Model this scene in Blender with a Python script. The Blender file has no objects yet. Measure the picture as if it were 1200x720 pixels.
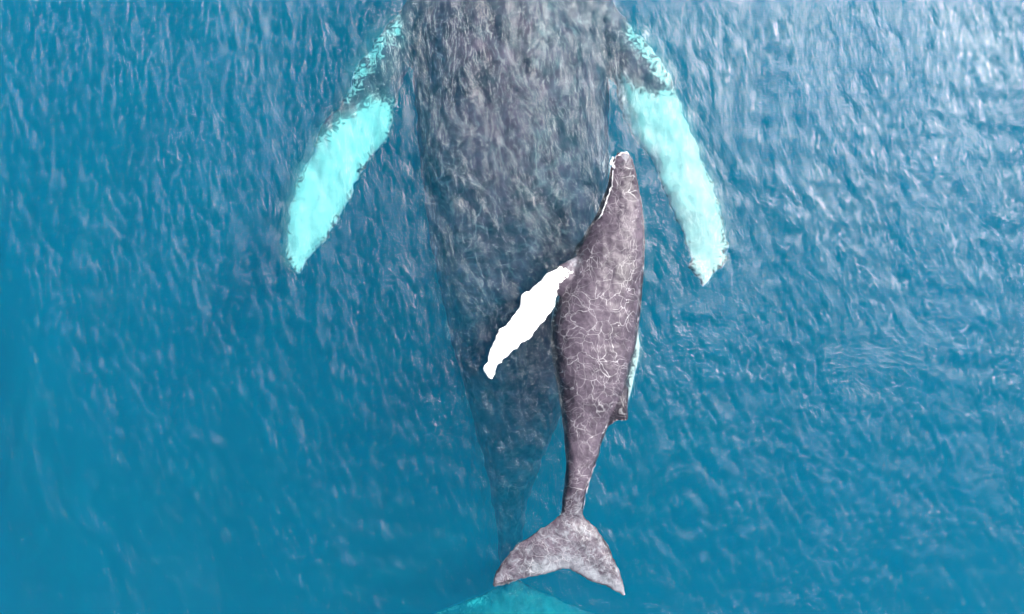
import bpy, bmesh, math
import numpy as np
from math import radians as R, pi
from mathutils import Vector, noise

C = bpy.context.scene
col = C.collection

# ------------------------------------------------------------------ camera
H = 10.0                                   # drone height above the sea
cd = bpy.data.cameras.new('camera')
cam = bpy.data.objects.new('camera', cd)
col.objects.link(cam)
cam.location = (0, 0, H)
cd.sensor_width = 36.0
cd.lens = 36.0 / 2 / 0.6                   # 12 m of sea surface across the frame
cd.clip_start = 0.1
cd.clip_end = 2000
C.camera = cam

# ------------------------------------------------------------------ light
SUN = Vector((6.8, 4.6, 10.0)).normalized()
elev = math.asin(SUN.z)
azim = math.atan2(SUN.x, SUN.y)            # clockwise from +Y
w = bpy.data.worlds.new("World")
C.world = w
w.use_nodes = True
nt = w.node_tree
nt.nodes.clear()
N = nt.nodes.new
L = nt.links.new
out = N('ShaderNodeOutputWorld')
bg = N('ShaderNodeBackground')
bg.inputs['Strength'].default_value = 0.06
sky = N('ShaderNodeTexSky')
sky.sky_type = 'NISHITA'
sky.sun_disc = False
sky.sun_elevation = elev
sky.sun_rotation = azim
sky.air_density = 1.0
sky.dust_density = 3.0
sky.altitude = 0
# thin bright cloud veil round the sun
geo = N('ShaderNodeNewGeometry')
dot = N('ShaderNodeVectorMath'); dot.operation = 'DOT_PRODUCT'
tc = N('ShaderNodeTexCoord')
L(tc.outputs['Generated'], dot.inputs[0])
dot.inputs[1].default_value = SUN
nz = N('ShaderNodeTexNoise')
nz.inputs['Scale'].default_value = 5.0
nz.inputs['Detail'].default_value = 5
L(tc.outputs['Generated'], nz.inputs['Vector'])
nadd = N('ShaderNodeMath'); nadd.operation = 'MULTIPLY_ADD'
L(nz.outputs['Fac'], nadd.inputs[0]); nadd.inputs[1].default_value = 0.2
L(dot.outputs['Value'], nadd.inputs[2])
mr = N('ShaderNodeMapRange'); mr.interpolation_type = 'SMOOTHSTEP'
mr.inputs['From Min'].default_value = 1.016
mr.inputs['From Max'].default_value = 1.022
mr.inputs['To Min'].default_value = 0.0
mr.inputs['To Max'].default_value = 1.0
L(nadd.outputs[0], mr.inputs['Value'])
mixw = N('ShaderNodeMix'); mixw.data_type = 'RGBA'
L(mr.outputs[0], mixw.inputs['Factor'])
mixw.inputs['B'].default_value = (46, 41, 43, 1)
# small unseen clouds added over the rest of the sky to streak the reflections
nz2 = N('ShaderNodeTexNoise'); nz2.inputs['Scale'].default_value = 14.0; nz2.inputs['Detail'].default_value = 4
L(tc.outputs['Generated'], nz2.inputs['Vector'])
mr2 = N('ShaderNodeMapRange'); mr2.interpolation_type = 'SMOOTHSTEP'
mr2.inputs['From Min'].default_value = .54; mr2.inputs['From Max'].default_value = .8
L(nz2.outputs['Fac'], mr2.inputs['Value'])
mixc = N('ShaderNodeMix'); mixc.data_type = 'RGBA'
L(mr2.outputs[0], mixc.inputs['Factor']); L(sky.outputs[0], mixc.inputs['A']); mixc.inputs['B'].default_value = (11, 14, 17, 1)
L(mixc.outputs['Result'], mixw.inputs['A'])
# hot core added to the veil at the sun, for white sparkle on the water
mr3 = N('ShaderNodeMapRange'); mr3.interpolation_type = 'SMOOTHSTEP'
mr3.inputs['From Min'].default_value = 1.076; mr3.inputs['From Max'].default_value = 1.084
L(nadd.outputs[0], mr3.inputs['Value'])
mixs = N('ShaderNodeMix'); mixs.data_type = 'RGBA'
L(mr3.outputs[0], mixs.inputs['Factor']); L(mixw.outputs['Result'], mixs.inputs['A']); mixs.inputs['B'].default_value = (260, 250, 245, 1)
L(mixs.outputs['Result'], bg.inputs['Color'])
L(bg.outputs[0], out.inputs[0])

sd = bpy.data.lights.new('sun', 'SUN')
sd.energy = 5.0
sd.angle = R(0.5)
sd.color = (1.0, 0.96, 0.9)
sun = bpy.data.objects.new('sun', sd)
col.objects.link(sun)
sun.rotation_euler = SUN.to_track_quat('Z', 'Y').to_euler()
sun.location = SUN * 50

vs = C.view_settings
vs.view_transform = 'Standard'
vs.look = 'None'
vs.gamma = 1
vs.use_curve_mapping = False
vs.exposure = 0.75
cy = C.cycles
cy.use_denoising = True
cy.max_bounces = 12
cy.volume_bounces = 3
cy.diffuse_bounces = 3
cy.transparent_max_bounces = 12
cy.caustics_reflective = False
cy.caustics_refractive = True
cy.sample_clamp_indirect = 4
cy.sample_clamp_direct = 30

# ------------------------------------------------------------------ helpers
def tag(o, label=None, cat=None, kind=None, group=None):
    if label: o['label'] = label
    if cat: o['category'] = cat
    if kind: o['kind'] = kind
    if group: o['group'] = group
    return o

def W(px, py, z=0.0):
    """photo pixel -> metres at depth z under a camera H above the sea"""
    s = (H - z) / H / 100.0
    return Vector(((px - 600) * s, (360 - py) * s, z))

def mesh_obj(name, verts, faces, mat=None, smooth=True):
    me = bpy.data.meshes.new(name)
    me.from_pydata([tuple(v) for v in verts], [], faces)
    me.update()
    o = bpy.data.objects.new(name, me)
    col.objects.link(o)
    if smooth:
        me.polygons.foreach_set('use_smooth', [True] * len(me.polygons))
    if mat: me.materials.append(mat)
    return o

def ring_tube(rings):
    """closed surface through rings of equal vertex count"""
    n = len(rings[0])
    vs_, fs = [], []
    for r in rings: vs_ += r
    for i in range(len(rings) - 1):
        for j in range(n):
            a = i * n + j; b = i * n + (j + 1) % n
            fs.append((a, b, b + n, a + n))
    fs.append(tuple(range(n - 1, -1, -1)))
    k = (len(rings) - 1) * n
    fs.append(tuple(range(k, k + n)))
    return vs_, fs

def interp(pts, t):
    xs = [p[0] for p in pts]; ys = [p[1] for p in pts]
    return float(np.interp(t, xs, ys))

def smooth_interp(pts, t):
    # Catmull-like smoothing of the polyline by a small average
    return sum(interp(pts, t + d) * w_ for d, w_ in ((-12, .2), (-6, .2), (0, .2), (6, .2), (12, .2)))

def body(left, right, zc, hr, y0, y1, step=8, n=40, topflat=2.4, roll=0.0):
    """left/right: (py, px) outlines; zc: (py, axis depth); hr: (py, height / width)"""
    rings = []
    y = y0
    while y <= y1 + .01:
        l = smooth_interp(left, y); r = smooth_interp(right, y)
        z = interp(zc, y)
        a = W(l, y, z); b = W(r, y, z)
        c = (a + b) / 2; hw = (b.x - a.x) / 2
        hh = hw * interp(hr, y)
        ring = []
        for j in range(n):
            t = 2 * pi * j / n
            ct, st = math.cos(t), math.sin(t)
            e = 2.0 / topflat
            x = hw * math.copysign(abs(ct) ** e, ct)
            zz = hh * math.copysign(abs(st) ** e, st)
            ring.append(Vector((c.x + x, c.y, c.z + zz)))
        rings.append(ring)
        y += step
    return ring_tube(rings)

def blade(edgeA, edgeB, z, thick, n=26, m=14, jit=0.0):
    """flat limb between two edges (lists of photo points root->tip), z(t) depth, thick(t) metres"""
    def resamp(e):
        e = np.array(e, float)
        d = np.r_[0, np.cumsum(np.hypot(*np.diff(e, axis=0).T))]
        t = np.linspace(0, d[-1], n)
        return np.c_[np.interp(t, d, e[:, 0]), np.interp(t, d, e[:, 1])]
    A, B = resamp(edgeA), resamp(edgeB)
    for E_, sgn in ((A, 1), (B, -1)):          # knobbly edge
        for i in range(2, n - 1):
            c = (B[i] - A[i]); c = c / (np.hypot(*c) + 1e-6)
            E_[i] -= sgn * c * jit * noise.noise(Vector((i * .83, sgn * 5.3, E_[0][0]))) * 2
    rings = []
    for i in range(n):
        t = i / (n - 1)
        zz = z(t); th = thick(t) / 2
        top, bot = [], []
        for j in range(m + 1):
            u = j / m
            p = A[i] * (1 - u) + B[i] * u
            prof = max(0.0, math.sin(pi * u)) ** 0.6
            q = W(p[0], p[1], zz)
            top.append(q + Vector((0, 0, th * prof)))
            if 0 < j < m: bot.append(q - Vector((0, 0, th * prof)))
        rings.append(top + bot[::-1])
    return ring_tube(rings)

def weld(name, pieces, voxel, mat, smooth_it=4, lump=.012):
    """fuse overlapping closed pieces to ONE continuous skin"""
    bm = bmesh.new()
    for v, f in pieces:
        vv = [bm.verts.new(p) for p in v]
        for face in f:
            try: bm.faces.new([vv[i] for i in face])
            except ValueError: pass
    bmesh.ops.recalc_face_normals(bm, faces=bm.faces)
    me = bpy.data.meshes.new('tmp'); bm.to_mesh(me); bm.free()
    tmp = bpy.data.objects.new('tmp', me); col.objects.link(tmp)
    md = tmp.modifiers.new('r', 'REMESH'); md.mode = 'VOXEL'; md.voxel_size = voxel
    ms = tmp.modifiers.new('s', 'SMOOTH'); ms.iterations = smooth_it; ms.factor = .5
    dg = bpy.context.evaluated_depsgraph_get()
    me2 = bpy.data.meshes.new_from_object(tmp.evaluated_get(dg))
    bpy.data.objects.remove(tmp)
    me2.name = name
    c_ = coords(me2); n_ = np.empty_like(c_).ravel(); me2.vertices.foreach_get('normal', n_); n_ = n_.reshape(-1, 3)
    d_ = np.array([noise.fractal(Vector(p) * 5.0, .8, 2.1, 4) for p in c_]) * lump
    me2.vertices.foreach_set('co', (c_ + n_ * d_[:, None]).ravel()); me2.update()
    o = bpy.data.objects.new(name, me2); col.objects.link(o)
    me2.polygons.foreach_set('use_smooth', [True] * len(me2.polygons))
    me2.materials.clear(); me2.materials.append(mat)
    return o

def coords(me):
    a = np.empty(len(me.vertices) * 3); me.vertices.foreach_get('co', a)
    return a.reshape(-1, 3)

def to_px(co):
    s = (H - co[:, 2]) / H / 100.0
    return co[:, 0] / s + 600, 360 - co[:, 1] / s

def poly_sd(px, py, poly):
    """signed distance (px) to a polygon, negative inside"""
    P = np.array(poly, float); Q = np.roll(P, -1, axis=0)
    d = np.full(px.shape, 1e9); ins = np.zeros(px.shape, bool)
    for (ax, ay), (bx_, by_) in zip(P, Q):
        ex, ey = bx_ - ax, by_ - ay
        t = np.clip(((px - ax) * ex + (py - ay) * ey) / (ex * ex + ey * ey + 1e-9), 0, 1)
        d = np.minimum(d, np.hypot(px - ax - t * ex, py - ay - t * ey))
        c = ((ay > py) != (by_ > py)) & (px < (bx_ - ax) * (py - ay) / (by_ - ay + 1e-12) + ax)
        ins ^= c
    return np.where(ins, -d, d)

def set_attr(o, name, vals):
    at = o.data.attributes.new(name, 'FLOAT', 'POINT')
    at.data.foreach_set('value', np.asarray(vals, dtype=np.float32))

def nodes(name):
    m = bpy.data.materials.new(name); m.use_nodes = True
    t = m.node_tree; t.nodes.clear()
    return m, t, t.nodes.new, t.links.new

def ramp(N, L, src, stops):
    r = N('ShaderNodeMapRange'); r.interpolation_type = 'SMOOTHSTEP'
    r.inputs['From Min'].default_value = stops[0]; r.inputs['From Max'].default_value = stops[1]
    r.inputs['To Min'].default_value = stops[2]; r.inputs['To Max'].default_value = stops[3]
    L(src, r.inputs['Value'])
    return r.outputs[0]

def math_node(N, L, op, a, b):
    n = N('ShaderNodeMath'); n.operation = op
    for i, v in enumerate((a, b)):
        if isinstance(v, (int, float)): n.inputs[i].default_value = v
        else: L(v, n.inputs[i])
    return n.outputs[0]

def noise_node(N, L, vec, scale, detail=4, rough=.55, dist=0.0):
    n = N('ShaderNodeTexNoise')
    n.inputs['Scale'].default_value = scale; n.inputs['Detail'].default_value = detail
    n.inputs['Roughness'].default_value = rough; n.inputs['Distortion'].default_value = dist
    L(vec, n.inputs['Vector'])
    return n.outputs['Fac']

def mapping(N, L, vec, scale=(1, 1, 1), rot=0.0):
    m = N('ShaderNodeMapping'); m.inputs['Scale'].default_value = scale
    m.inputs['Rotation'].default_value = (0, 0, rot)
    L(vec, m.inputs['Vector'])
    return m.outputs[0]

# ------------------------------------------------------------------ skin
def skin(name, dark, mid, caustic, white=(0.85, 0.86, 0.84), net_scale=4.0, rag_scale=9, rag_amt=2.2, net_w=.02, pale_amt=.6):
    m, t, N, L = nodes(name)
    out = N('ShaderNodeOutputMaterial'); p = N('ShaderNodeBsdfPrincipled')
    tc = N('ShaderNodeTexCoord'); V = tc.outputs['Object']
    big = noise_node(N, L, V, 1.6, 6, .65)
    mott = noise_node(N, L, V, 9.0, 6, .7, .5)
    k = ramp(N, L, math_node(N, L, 'ADD', big, math_node(N, L, 'MULTIPLY', mott, .8)), (.65, 1.15, 0, 1))
    mx = N('ShaderNodeMix'); mx.data_type = 'RGBA'
    L(k, mx.inputs['Factor']); mx.inputs['A'].default_value = (*dark, 1); mx.inputs['B'].default_value = (*mid, 1)
    # rippling caustic light painted into the skin colour as a pale net
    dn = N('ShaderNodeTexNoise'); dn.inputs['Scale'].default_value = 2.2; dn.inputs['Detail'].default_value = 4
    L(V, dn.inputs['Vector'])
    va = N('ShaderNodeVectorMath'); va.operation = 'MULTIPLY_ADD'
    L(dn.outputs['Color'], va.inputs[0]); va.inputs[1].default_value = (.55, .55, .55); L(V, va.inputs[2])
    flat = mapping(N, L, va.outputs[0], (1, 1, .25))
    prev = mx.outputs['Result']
    for sc_, wid, amt, seed in ((net_scale, net_w, caustic, 0), (net_scale * 1.9, net_w * 1.5, caustic * .7, 1)):
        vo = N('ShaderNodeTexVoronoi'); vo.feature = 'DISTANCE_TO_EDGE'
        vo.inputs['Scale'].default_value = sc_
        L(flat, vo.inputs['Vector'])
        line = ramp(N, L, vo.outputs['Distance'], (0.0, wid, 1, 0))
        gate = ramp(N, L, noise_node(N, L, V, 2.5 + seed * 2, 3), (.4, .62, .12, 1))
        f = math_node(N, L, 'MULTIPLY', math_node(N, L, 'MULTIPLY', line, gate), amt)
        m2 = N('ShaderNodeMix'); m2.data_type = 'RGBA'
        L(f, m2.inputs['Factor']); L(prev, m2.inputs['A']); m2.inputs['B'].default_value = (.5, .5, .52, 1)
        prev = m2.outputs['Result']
    # pale pigment of the flippers, ragged at its edge
    at = N('ShaderNodeAttribute'); at.attribute_name = 'pigment'
    rag = math_node(N, L, 'ADD', at.outputs['Fac'],
                    math_node(N, L, 'MULTIPLY', math_node(N, L, 'SUBTRACT', noise_node(N, L, V, rag_scale, 6, .75, 1.6), .5), rag_amt))
    pf = ramp(N, L, rag, (.47, .53, 0, 1))
    ap = N('ShaderNodeAttribute'); ap.attribute_name = 'pale'
    pn = ramp(N, L, math_node(N, L, 'ADD', ap.outputs['Fac'], math_node(N, L, 'SUBTRACT', noise_node(N, L, V, 11, 6, .7, 1.0), .5)), (.3, .75, 0, pale_amt))
    mp = N('ShaderNodeMix'); mp.data_type = 'RGBA'
    L(pn, mp.inputs['Factor']); L(prev, mp.inputs['A']); mp.inputs['B'].default_value = (.38, .43, .47, 1)
    prev = mp.outputs['Result']
    m3 = N('ShaderNodeMix'); m3.data_type = 'RGBA'
    L(pf, m3.inputs['Factor']); L(prev, m3.inputs['A']); m3.inputs['B'].default_value = (*white, 1)
    L(m3.outputs['Result'], p.inputs['Base Color'])
    p.inputs['Roughness'].default_value = .5; p.inputs['Specular IOR Level'].default_value = .3
    bp = N('ShaderNodeBump'); bp.inputs['Strength'].default_value = .35; bp.inputs['Distance'].default_value = .02
    L(math_node(N, L, 'ADD', noise_node(N, L, V, 14, 5, .6), math_node(N, L, 'MULTIPLY', noise_node(N, L, V, 3, 3), 2)), bp.inputs['Height'])
    L(bp.outputs[0], p.inputs['Normal'])
    L(p.outputs[0], out.inputs[0])
    return m

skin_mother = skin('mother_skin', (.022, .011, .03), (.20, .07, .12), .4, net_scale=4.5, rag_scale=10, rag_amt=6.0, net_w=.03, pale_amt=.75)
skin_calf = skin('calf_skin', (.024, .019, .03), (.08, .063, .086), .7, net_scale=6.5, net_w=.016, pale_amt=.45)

# ------------------------------------------------------------------ sea
def wave_height(X, Y):
    rng = np.random.default_rng(7)
    Z = np.zeros_like(X)
    # (wavelength, share of slope, direction of travel, spread)
    for lam0, slope, d0, spr, n in ((1.8, .025, R(12), .35, 10), (.7, .028, R(8), .3, 16),
                                    (.28, .055, R(12), .35, 30), (.14, .06, R(14), .4, 40), (.33, .03, R(80), .3, 14)):
        for i in range(n):
            lam = lam0 * rng.uniform(.72, 1.35); k = 2 * pi / lam
            d = d0 + rng.normal(0, spr)
            a = slope / k / math.sqrt(n / 2)
            ph = k * (X * math.cos(d) + Y * math.sin(d)) + rng.uniform(0, 2 * pi)
            Z += a * (np.sin(ph) + .22 * np.sin(2 * ph + .4))
    # rings spreading from the calf's tail stroke
    for (cx, cy_, amp, lam, rad) in ((1.2, -1.75, .013, .38, .6), (2.05, -2.35, .010, .26, .5), (.2, -1.6, .004, .25, .4)):
        rr = np.hypot(X - cx, (Y - cy_) * .8)
        Z += amp * np.sin(2 * pi * rr / lam) * np.exp(-(rr / rad) ** 2)
    return Z

def axis(half, fine, step):
    a = list(np.arange(-fine, fine + 1e-6, step))
    s, x = step, fine
    while x < half:
        s *= 1.25; x = min(half, x + s); a.append(x); a.insert(0, -x)
    return np.array(a)

xs, ys = axis(120, 7.2, .02), axis(120, 4.5, .025)
GX, GY = np.meshgrid(xs, ys)
far = np.clip(1 - (np.maximum(abs(GX) - 7.4, abs(GY) - 4.8)) / 2, 0, 1)
GZ = wave_height(GX, GY) * far
nx, ny = len(xs), len(ys)
verts = np.c_[GX.ravel(), GY.ravel(), GZ.ravel()]
idx = np.arange(nx * ny).reshape(ny, nx)
quads = np.c_[idx[:-1, :-1].ravel(), idx[:-1, 1:].ravel(), idx[1:, 1:].ravel(), idx[1:, :-1].ravel()]
DEEP = -26.0
rim = list(idx[0, :]) + list(idx[1:, -1]) + list(idx[-1, :-1][::-1]) + list(idx[1:-1, 0][::-1])
base0 = len(verts)
vlist = [tuple(v) for v in verts] + [(verts[i][0], verts[i][1], DEEP) for i in rim]
flist = [tuple(int(i) for i in q) for q in quads]
nr = len(rim)
for i in range(nr):
    j = (i + 1) % nr
    flist.append((int(rim[j]), int(rim[i]), base0 + i, base0 + j))
flist.append(tuple(base0 + i for i in range(nr))[::-1])

m, t, N, L = nodes('sea_water')
out = N('ShaderNodeOutputMaterial')
tc = N('ShaderNodeTexCoord'); V = tc.outputs['Object']
v1 = mapping(N, L, V, (1.0, .38, 1), R(-12))
v2 = mapping(N, L, V, (.5, 1.2, 1), R(-14))
n1 = noise_node(N, L, v1, 17, 5, .66, .8)
n2 = noise_node(N, L, v2, 15, 4, .6, .4)
gate = ramp(N, L, noise_node(N, L, V, .7, 3), (.45, .65, 0, 1))
calm = ramp(N, L, noise_node(N, L, V, .55, 4, .6, .5), (.35, .65, .8, 1.2))
h = math_node(N, L, 'ADD', n1, math_node(N, L, 'MULTIPLY', math_node(N, L, 'MULTIPLY', n2, gate), .7))
h = math_node(N, L, 'MULTIPLY', h, calm)
bp = N('ShaderNodeBump'); bp.inputs['Strength'].default_value = 1.0; bp.inputs['Distance'].default_value = .016
L(h, bp.inputs['Height'])
fr = N('ShaderNodeFresnel'); fr.inputs['IOR'].default_value = 1.5; L(bp.outputs[0], fr.inputs['Normal'])
gl = N('ShaderNodeBsdfGlossy'); gl.inputs['Roughness'].default_value = .04; L(bp.outputs[0], gl.inputs['Normal'])
rf = N('ShaderNodeBsdfRefraction'); rf.inputs['IOR'].default_value = 1.27; rf.inputs['Roughness'].default_value = 0.0
L(bp.outputs[0], rf.inputs['Normal'])
tr = N('ShaderNodeBsdfTransparent')
mA = N('ShaderNodeMixShader'); mA.inputs[0].default_value = .3
L(tr.outputs[0], mA.inputs[1]); L(rf.outputs[0], mA.inputs[2])
mB = N('ShaderNodeMixShader')
L(fr.outputs[0], mB.inputs[0]); L(mA.outputs[0], mB.inputs[1]); L(gl.outputs[0], mB.inputs[2])
L(mB.outputs[0], out.inputs['Surface'])
va = N('ShaderNodeVolumeAbsorption'); va.inputs['Color'].default_value = (0.0, .89, .935, 1); va.inputs['Density'].default_value = .56
vsn = N('ShaderNodeVolumeScatter'); vsn.inputs['Color'].default_value = (0.0, .64, 1, 1); vsn.inputs['Density'].default_value = .098
vsn.inputs['Anisotropy'].default_value = 0.0
ad = N('ShaderNodeAddShader'); L(va.outputs[0], ad.inputs[0]); L(vsn.outputs[0], ad.inputs[1])
L(ad.outputs[0], out.inputs['Volume'])
water = mesh_obj('water', vlist, flist, m)
tag(water, kind='structure')

# ------------------------------------------------------------------ mother whale
mL = [(-360, 590), (-340, 560), (-280, 530), (-200, 508), (-100, 492), (0, 484), (100, 486), (200, 494), (300, 508), (400, 530), (480, 552),
      (560, 573), (620, 583), (680, 588), (760, 590)]
mR = [(-360, 602), (-340, 630), (-280, 662), (-200, 685), (-100, 700), (0, 708), (100, 712), (200, 712), (300, 706), (380, 692), (460, 670),
      (520, 642), (580, 619), (640, 610), (680, 609), (760, 606)]
mz = [(-360, -2.2), (-100, -2.0), (100, -1.9), (300, -2.2), (500, -3.0), (640, -3.7), (760, -3.5)]
mh = [(-360, .6), (-200, .75), (0, .9), (300, .95), (500, 1.1), (640, 1.2), (740, .6), (760, .4)]
P = [body(mL, mR, mz, mh, -358, 752, 10, 44, 2.2)]
# left flipper (leading edge first), right flipper
P.append(blade([(520, -30), (480, -5), (462, 25), (440, 45), (415, 80), (405, 110), (375, 150), (350, 205), (335, 255), (332, 295), (346, 322)],
               [(530, 70), (490, 70), (475, 85), (470, 100), (465, 125), (456, 165), (430, 192), (412, 232), (388, 272), (366, 302), (352, 322)],
               lambda t: -1.7 + .6 * t, lambda t: .34 * (1 - t) + .09, n=44, jit=3.5))
P.append(blade([(680, -30), (715, -5), (740, 28), (758, 48), (776, 72), (792, 100), (804, 135), (820, 170), (836, 212), (850, 262), (856, 300), (828, 336)],
               [(690, 70), (706, 75), (712, 88), (720, 100), (728, 132), (745, 166), (768, 200), (784, 242), (802, 286), (812, 322), (822, 338)],
               lambda t: -1.5 + 1.0 * t, lambda t: .34 * (1 - t) + .09, n=44, jit=3.5))
# low dorsal fin far down the back
P.append(blade([(604, 392), (612, 400), (616, 420), (617, 432)], [(603, 440), (606, 438), (612, 436), (616, 434)], lambda t: -1.52, lambda t: .2 * (1 - t) + .09))
# flukes
P.append(blade([(598, 670), (575, 690), (540, 703), (500, 720), (440, 752), (395, 800), (372, 850)],
               [(598, 840), (570, 828), (530, 818), (490, 818), (440, 828), (400, 842), (374, 852)],
               lambda t: -3.1, lambda t: .3 * (1 - t) + .08))
P.append(blade([(598, 670), (630, 690), (662, 703), (705, 722), (762, 752), (806, 800), (830, 850)],
               [(598, 840), (630, 828), (670, 818), (710, 818), (762, 828), (802, 842), (828, 852)],
               lambda t: -3.1, lambda t: .3 * (1 - t) + .08))
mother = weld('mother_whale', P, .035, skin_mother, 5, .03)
co = coords(mother.data)
px, py = to_px(co)
polyL = [(440, 116), (463, 125), (456, 165), (430, 190), (412, 232), (386, 272), (366, 305), (350, 326), (333, 300), (330, 262), (345, 220), (366, 174), (400, 142)]
polyR = [(722, 82), (735, 100), (770, 112), (790, 104), (805, 135), (820, 168), (836, 212), (850, 262), (852, 300), (826, 340), (812, 322), (800, 286), (782, 242), (766, 204), (742, 168), (726, 132)]
sd1 = np.minimum(poly_sd(px, py, polyL), poly_sd(px, py, polyR))
edge = np.minimum(poly_sd(px, py, [(405, 125), (412, 85), (440, 50), (470, 22), (468, 40), (448, 62), (424, 92)]),
                  poly_sd(px, py, [(735, 25), (758, 45), (778, 72), (794, 104), (780, 104), (762, 74), (742, 56)]))
pig = np.clip(.45 - sd1 / 12, -1.2, 2.2)
pig = np.maximum(pig, np.clip(.35 - edge / 14, -1.2, .6))
fl = np.clip(.6 - poly_sd(px, py, [(500, 725), (545, 704), (598, 695), (655, 700), (705, 725), (700, 800), (500, 800)]) / 60, 0, .7)
back = np.clip(.16 - (((px - 640) / 90) ** 2 + ((py - 190) / 190) ** 2) * .22, 0, .22)  # caustic-lit middle of the back, put into the colour as a pale patch
tips = np.minimum(poly_sd(px, py, [(505, 722), (530, 709), (565, 701), (566, 706), (532, 715)]), poly_sd(px, py, [(660, 702), (680, 703), (700, 718), (690, 716), (676, 709)]))
pig = np.maximum(pig, np.clip(.3 - tips / 12, -1.2, .5))
set_attr(mother, 'pale', np.maximum(fl, back))
set_attr(mother, 'pigment', pig)
tag(mother, 'huge adult grey whale with two long white flippers deep under the water', 'whale')

# ------------------------------------------------------------------ calf
cL = [(178, 726), (183, 720), (195, 716), (215, 712), (235, 706), (252, 700), (275, 684), (295, 673), (310, 665), (330, 656), (350, 650), (375, 646),
      (400, 645), (430, 649), (450, 653), (475, 657), (500, 660), (525, 663), (545, 664), (560, 663), (580, 660), (600, 658), (625, 656)]
cR = [(178, 732), (183, 739), (190, 743), (210, 747), (230, 751), (255, 754), (280, 755), (310, 755), (340, 752), (360, 750), (385, 747), (410, 743),
      (440, 736), (465, 728), (480, 720), (492, 714), (505, 708), (525, 703), (545, 696), (565, 690), (590, 684), (605, 682), (625, 684)]
cz = [(178, .0), (220, -.06), (300, -.19), (400, -.24), (480, -.18), (560, -.10), (620, -.04), (640, -.03)]
ch = [(178, .5), (250, .72), (330, .8), (420, .85), (500, .95), (560, 1.1), (600, .8), (630, .35)]
P = [body(cL, cR, cz, ch, 179, 632, 5, 40, 2.5)]
# raised left flipper, right flipper mostly under the belly
P.append(blade([(690, 296), (668, 304), (652, 313), (637, 325), (622, 339), (610, 345), (609, 360), (602, 367), (592, 381), (583, 388), (577, 402), (570, 420), (565, 433), (571, 441)],
               [(680, 350), (662, 348), (652, 347), (650, 358), (640, 375), (627, 390), (615, 401), (602, 412), (590, 422), (583, 431), (581, 438), (577, 446)],
               lambda t: -.04 + .13 * min(1, t * 4) + .03 * t, lambda t: .13 * (1 - t) + .05, n=60, jit=1.8))
P.append(blade([(728, 330), (740, 356), (747, 384), (750, 402), (747, 428), (741, 456), (735, 474)],
               [(715, 360), (722, 380), (728, 400), (730, 420), (730, 440), (730, 460), (733, 474)],
               lambda t: -.45, lambda t: .12 * (1 - t) + .05))
# dorsal fin leaning over to the right
P.append(blade([(712, 446), (737, 452), (736, 475), (735, 492)], [(700, 500), (712, 500), (722, 494), (733, 493)],
               lambda t: -.08 + .02 * t, lambda t: .12 * (1 - t) + .05, n=14))
# flukes
P.append(blade([(668, 590), (657, 603), (645, 612), (625, 625), (605, 637), (590, 655), (580, 672), (577, 686)],
               [(668, 668), (660, 668), (650, 671), (630, 675), (605, 681), (592, 685), (586, 688), (580, 689)],
               lambda t: -.02 + .01 * t, lambda t: .13 * (1 - t) + .045, n=40, jit=1.2))
P.append(blade([(668, 590), (684, 604), (700, 619), (713, 638), (723, 660), (731, 680), (733, 697)],
               [(668, 668), (672, 672), (686, 678), (700, 685), (712, 689), (722, 694), (729, 698)],
               lambda t: -.02 + .0 * t, lambda t: .13 * (1 - t) + .045, n=40, jit=1.2))
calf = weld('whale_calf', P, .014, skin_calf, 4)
co = coords(calf.data)
px, py = to_px(co)
poly = [(560, 432), (578, 398), (600, 360), (605, 340), (636, 322), (655, 312), (668, 318), (656, 332), (655, 352), (640, 385), (600, 425), (575, 455)]
polr = [(741, 345), (760, 345), (762, 450), (738, 485), (735, 470), (745, 420)]
sdc = poly_sd(px, py, poly)
pig = np.clip(.5 - sdc / 14, -.5, 1.4)
pig = np.maximum(pig, np.where(co[:, 2] < -.36, np.clip(.6 - poly_sd(px, py, polr) / 14, -.5, 1.4), -.5))
set_attr(calf, 'pigment', pig)
tail = np.clip((py - 545) / 110, 0, .42) * (py > 545)
notch = np.clip(.62 - poly_sd(px, py, [(630, 668), (663, 655), (722, 690), (663, 675)]) / 70, 0, .6) * (py > 600)
snout = np.clip(.5 - np.hypot(px - 732, py - 184) / 60, 0, .5)
root = np.clip(.6 - np.hypot(px - 672, py - 305) / 50, 0, .55)
fluke = [(657, 603), (645, 612), (625, 625), (605, 637), (590, 655), (580, 672), (577, 687), (592, 685), (605, 681), (630, 675), (650, 671), (661, 668), (672, 672), (686, 678), (700, 685), (712, 689), (733, 698), (731, 680), (723, 660), (713, 638), (700, 619), (684, 604)]
rimf = np.clip(.75 - np.abs(poly_sd(px, py, fluke)) / 5, 0, .7) * (py > 606)
notch = np.maximum(notch, rimf)
set_attr(calf, 'pale', np.maximum.reduce([tail, notch, snout, root]))
tag(calf, 'small grey whale calf at the surface with one bright white flipper stretched out', 'whale')

# tubercles: the knobs on a young humpback's snout are part of its skin, so they are pushed out of the same mesh
co = coords(calf.data); nrm = np.empty_like(co).ravel(); calf.data.vertices.foreach_get('normal', nrm); nrm = nrm.reshape(-1, 3)
px, py = to_px(co)
add = np.zeros(len(co))
rng = np.random.default_rng(3)
for yy in (190, 200, 212, 226, 240, 255):
    for f in (.12, .5, .88):
        l_, r_ = interp(cL, yy), interp(cR, yy)
        cx = l_ + (r_ - l_) * f + rng.uniform(-1, 1)
        add += .016 * np.exp(-((px - cx) ** 2 + (py - yy - rng.uniform(-3, 3)) ** 2) / 6.0) * (nrm[:, 2] > .1)
calf.data.vertices.foreach_set('co', (co + nrm * add[:, None]).ravel()); calf.data.update()

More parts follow.
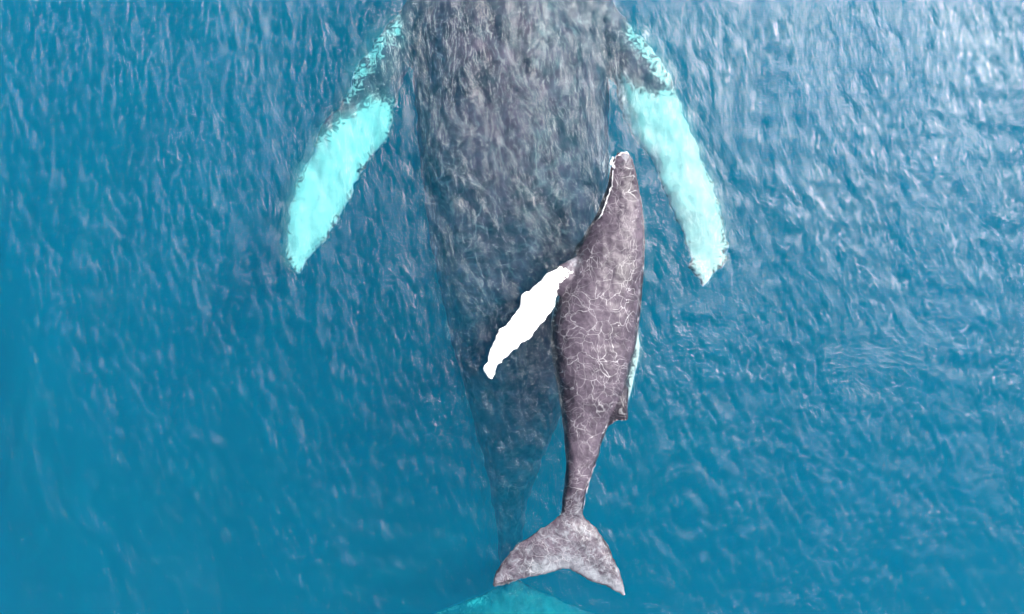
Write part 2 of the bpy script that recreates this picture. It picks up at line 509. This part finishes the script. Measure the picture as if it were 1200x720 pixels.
# ------------------------------------------------------------------ froth where the water laps at the calf
fm, t, N, L = nodes('froth')
out = N('ShaderNodeOutputMaterial'); p = N('ShaderNodeBsdfPrincipled')
p.inputs['Base Color'].default_value = (.85, .87, .88, 1); p.inputs['Roughness'].default_value = .6
L(p.outputs[0], out.inputs[0])
rng = np.random.default_rng(11)
dg = bpy.context.evaluated_depsgraph_get(); dg.update()
lines = [  # points, strength, width px, z
    ([(737, 181), (729, 179), (722, 184), (718, 194), (718, 204), (717, 216), (713, 228), (709, 240), (705, 252), (699, 258)], 1.0, 2.2),
    ([(718, 184), (716, 192), (720, 198)], 1.0, 4.0),
    ([(699, 543), (693, 555), (689, 570), (685, 588), (683, 603)], .45, 1.3),
    ([(734, 492), (722, 493), (712, 497), (706, 508)], .6, 1.4),
    ([(735, 486), (731, 478), (728, 470)], .3, 1.4),
    ([(657, 462), (658, 475), (660, 487)], .3, 1.2),
    ([(610, 417), (611, 430), (612, 443)], .3, 1.0),
    ([(748, 370), (747, 385), (745, 400)], .4, 1.3)]
bmf = bmesh.new()
def surface_z(x, y):
    hit, loc, _, _ = calf.ray_cast(Vector((x, y, 3)), Vector((0, 0, -1)))
    wz = float(wave_height(np.array([x]), np.array([y]))[0])
    return max(wz, loc.z if hit else -9)
for li, (pts, strength, wid) in enumerate(lines):
    P_ = np.array(pts, float)
    d = np.r_[0, np.cumsum(np.hypot(*np.diff(P_, axis=0).T))]
    n_ = int(d[-1] * 2)
    tt = np.linspace(0, d[-1], n_)
    X_, Y_ = np.interp(tt, d, P_[:, 0]), np.interp(tt, d, P_[:, 1])
    tx, ty = np.gradient(X_), np.gradient(Y_)
    for strand in range(3):
        prev = None
        for i in range(n_):
            g = noise.noise(Vector((tt[i] * .13, li * 3.7, strand * 9.1))) + .5 * noise.noise(Vector((tt[i] * .5, li, strand + 4.0)))
            hw = (g + strength * .55 - .28 - .12 * strand) * wid * .55
            if hw < .08:
                prev = None; continue
            ln = math.hypot(tx[i], ty[i]) + 1e-9
            nx_, ny_ = -ty[i] / ln, tx[i] / ln
            off = noise.noise(Vector((tt[i] * .2, strand * 5.0, li * 2.0))) * wid * 1.3 * (1 if strand else .5)
            row = []
            for k_, lift in ((-1, 0), (-.3, 1), (.4, .9), (1, 0)):
                q = W(X_[i] + nx_ * (off + k_ * hw), Y_[i] + ny_ * (off + k_ * hw), 0)
                row.append((q.x, q.y, lift))
            z = max(surface_z(a_, b_) for a_, b_, _ in row)
            cur = [bmf.verts.new((a_, b_, z + (.006 * l_ if l_ else -.006))) for a_, b_, l_ in row]
            if prev:
                for k_ in range(3): bmf.faces.new((prev[k_], prev[k_ + 1], cur[k_ + 1], cur[k_]))
            prev = cur
me = bpy.data.meshes.new('foam'); bmf.to_mesh(me); bmf.free()
foam = bpy.data.objects.new('foam', me); col.objects.link(foam); me.materials.append(fm)
tag(foam, 'thin white froth where the sea laps along the calf snout and flukes', 'foam', kind='stuff')
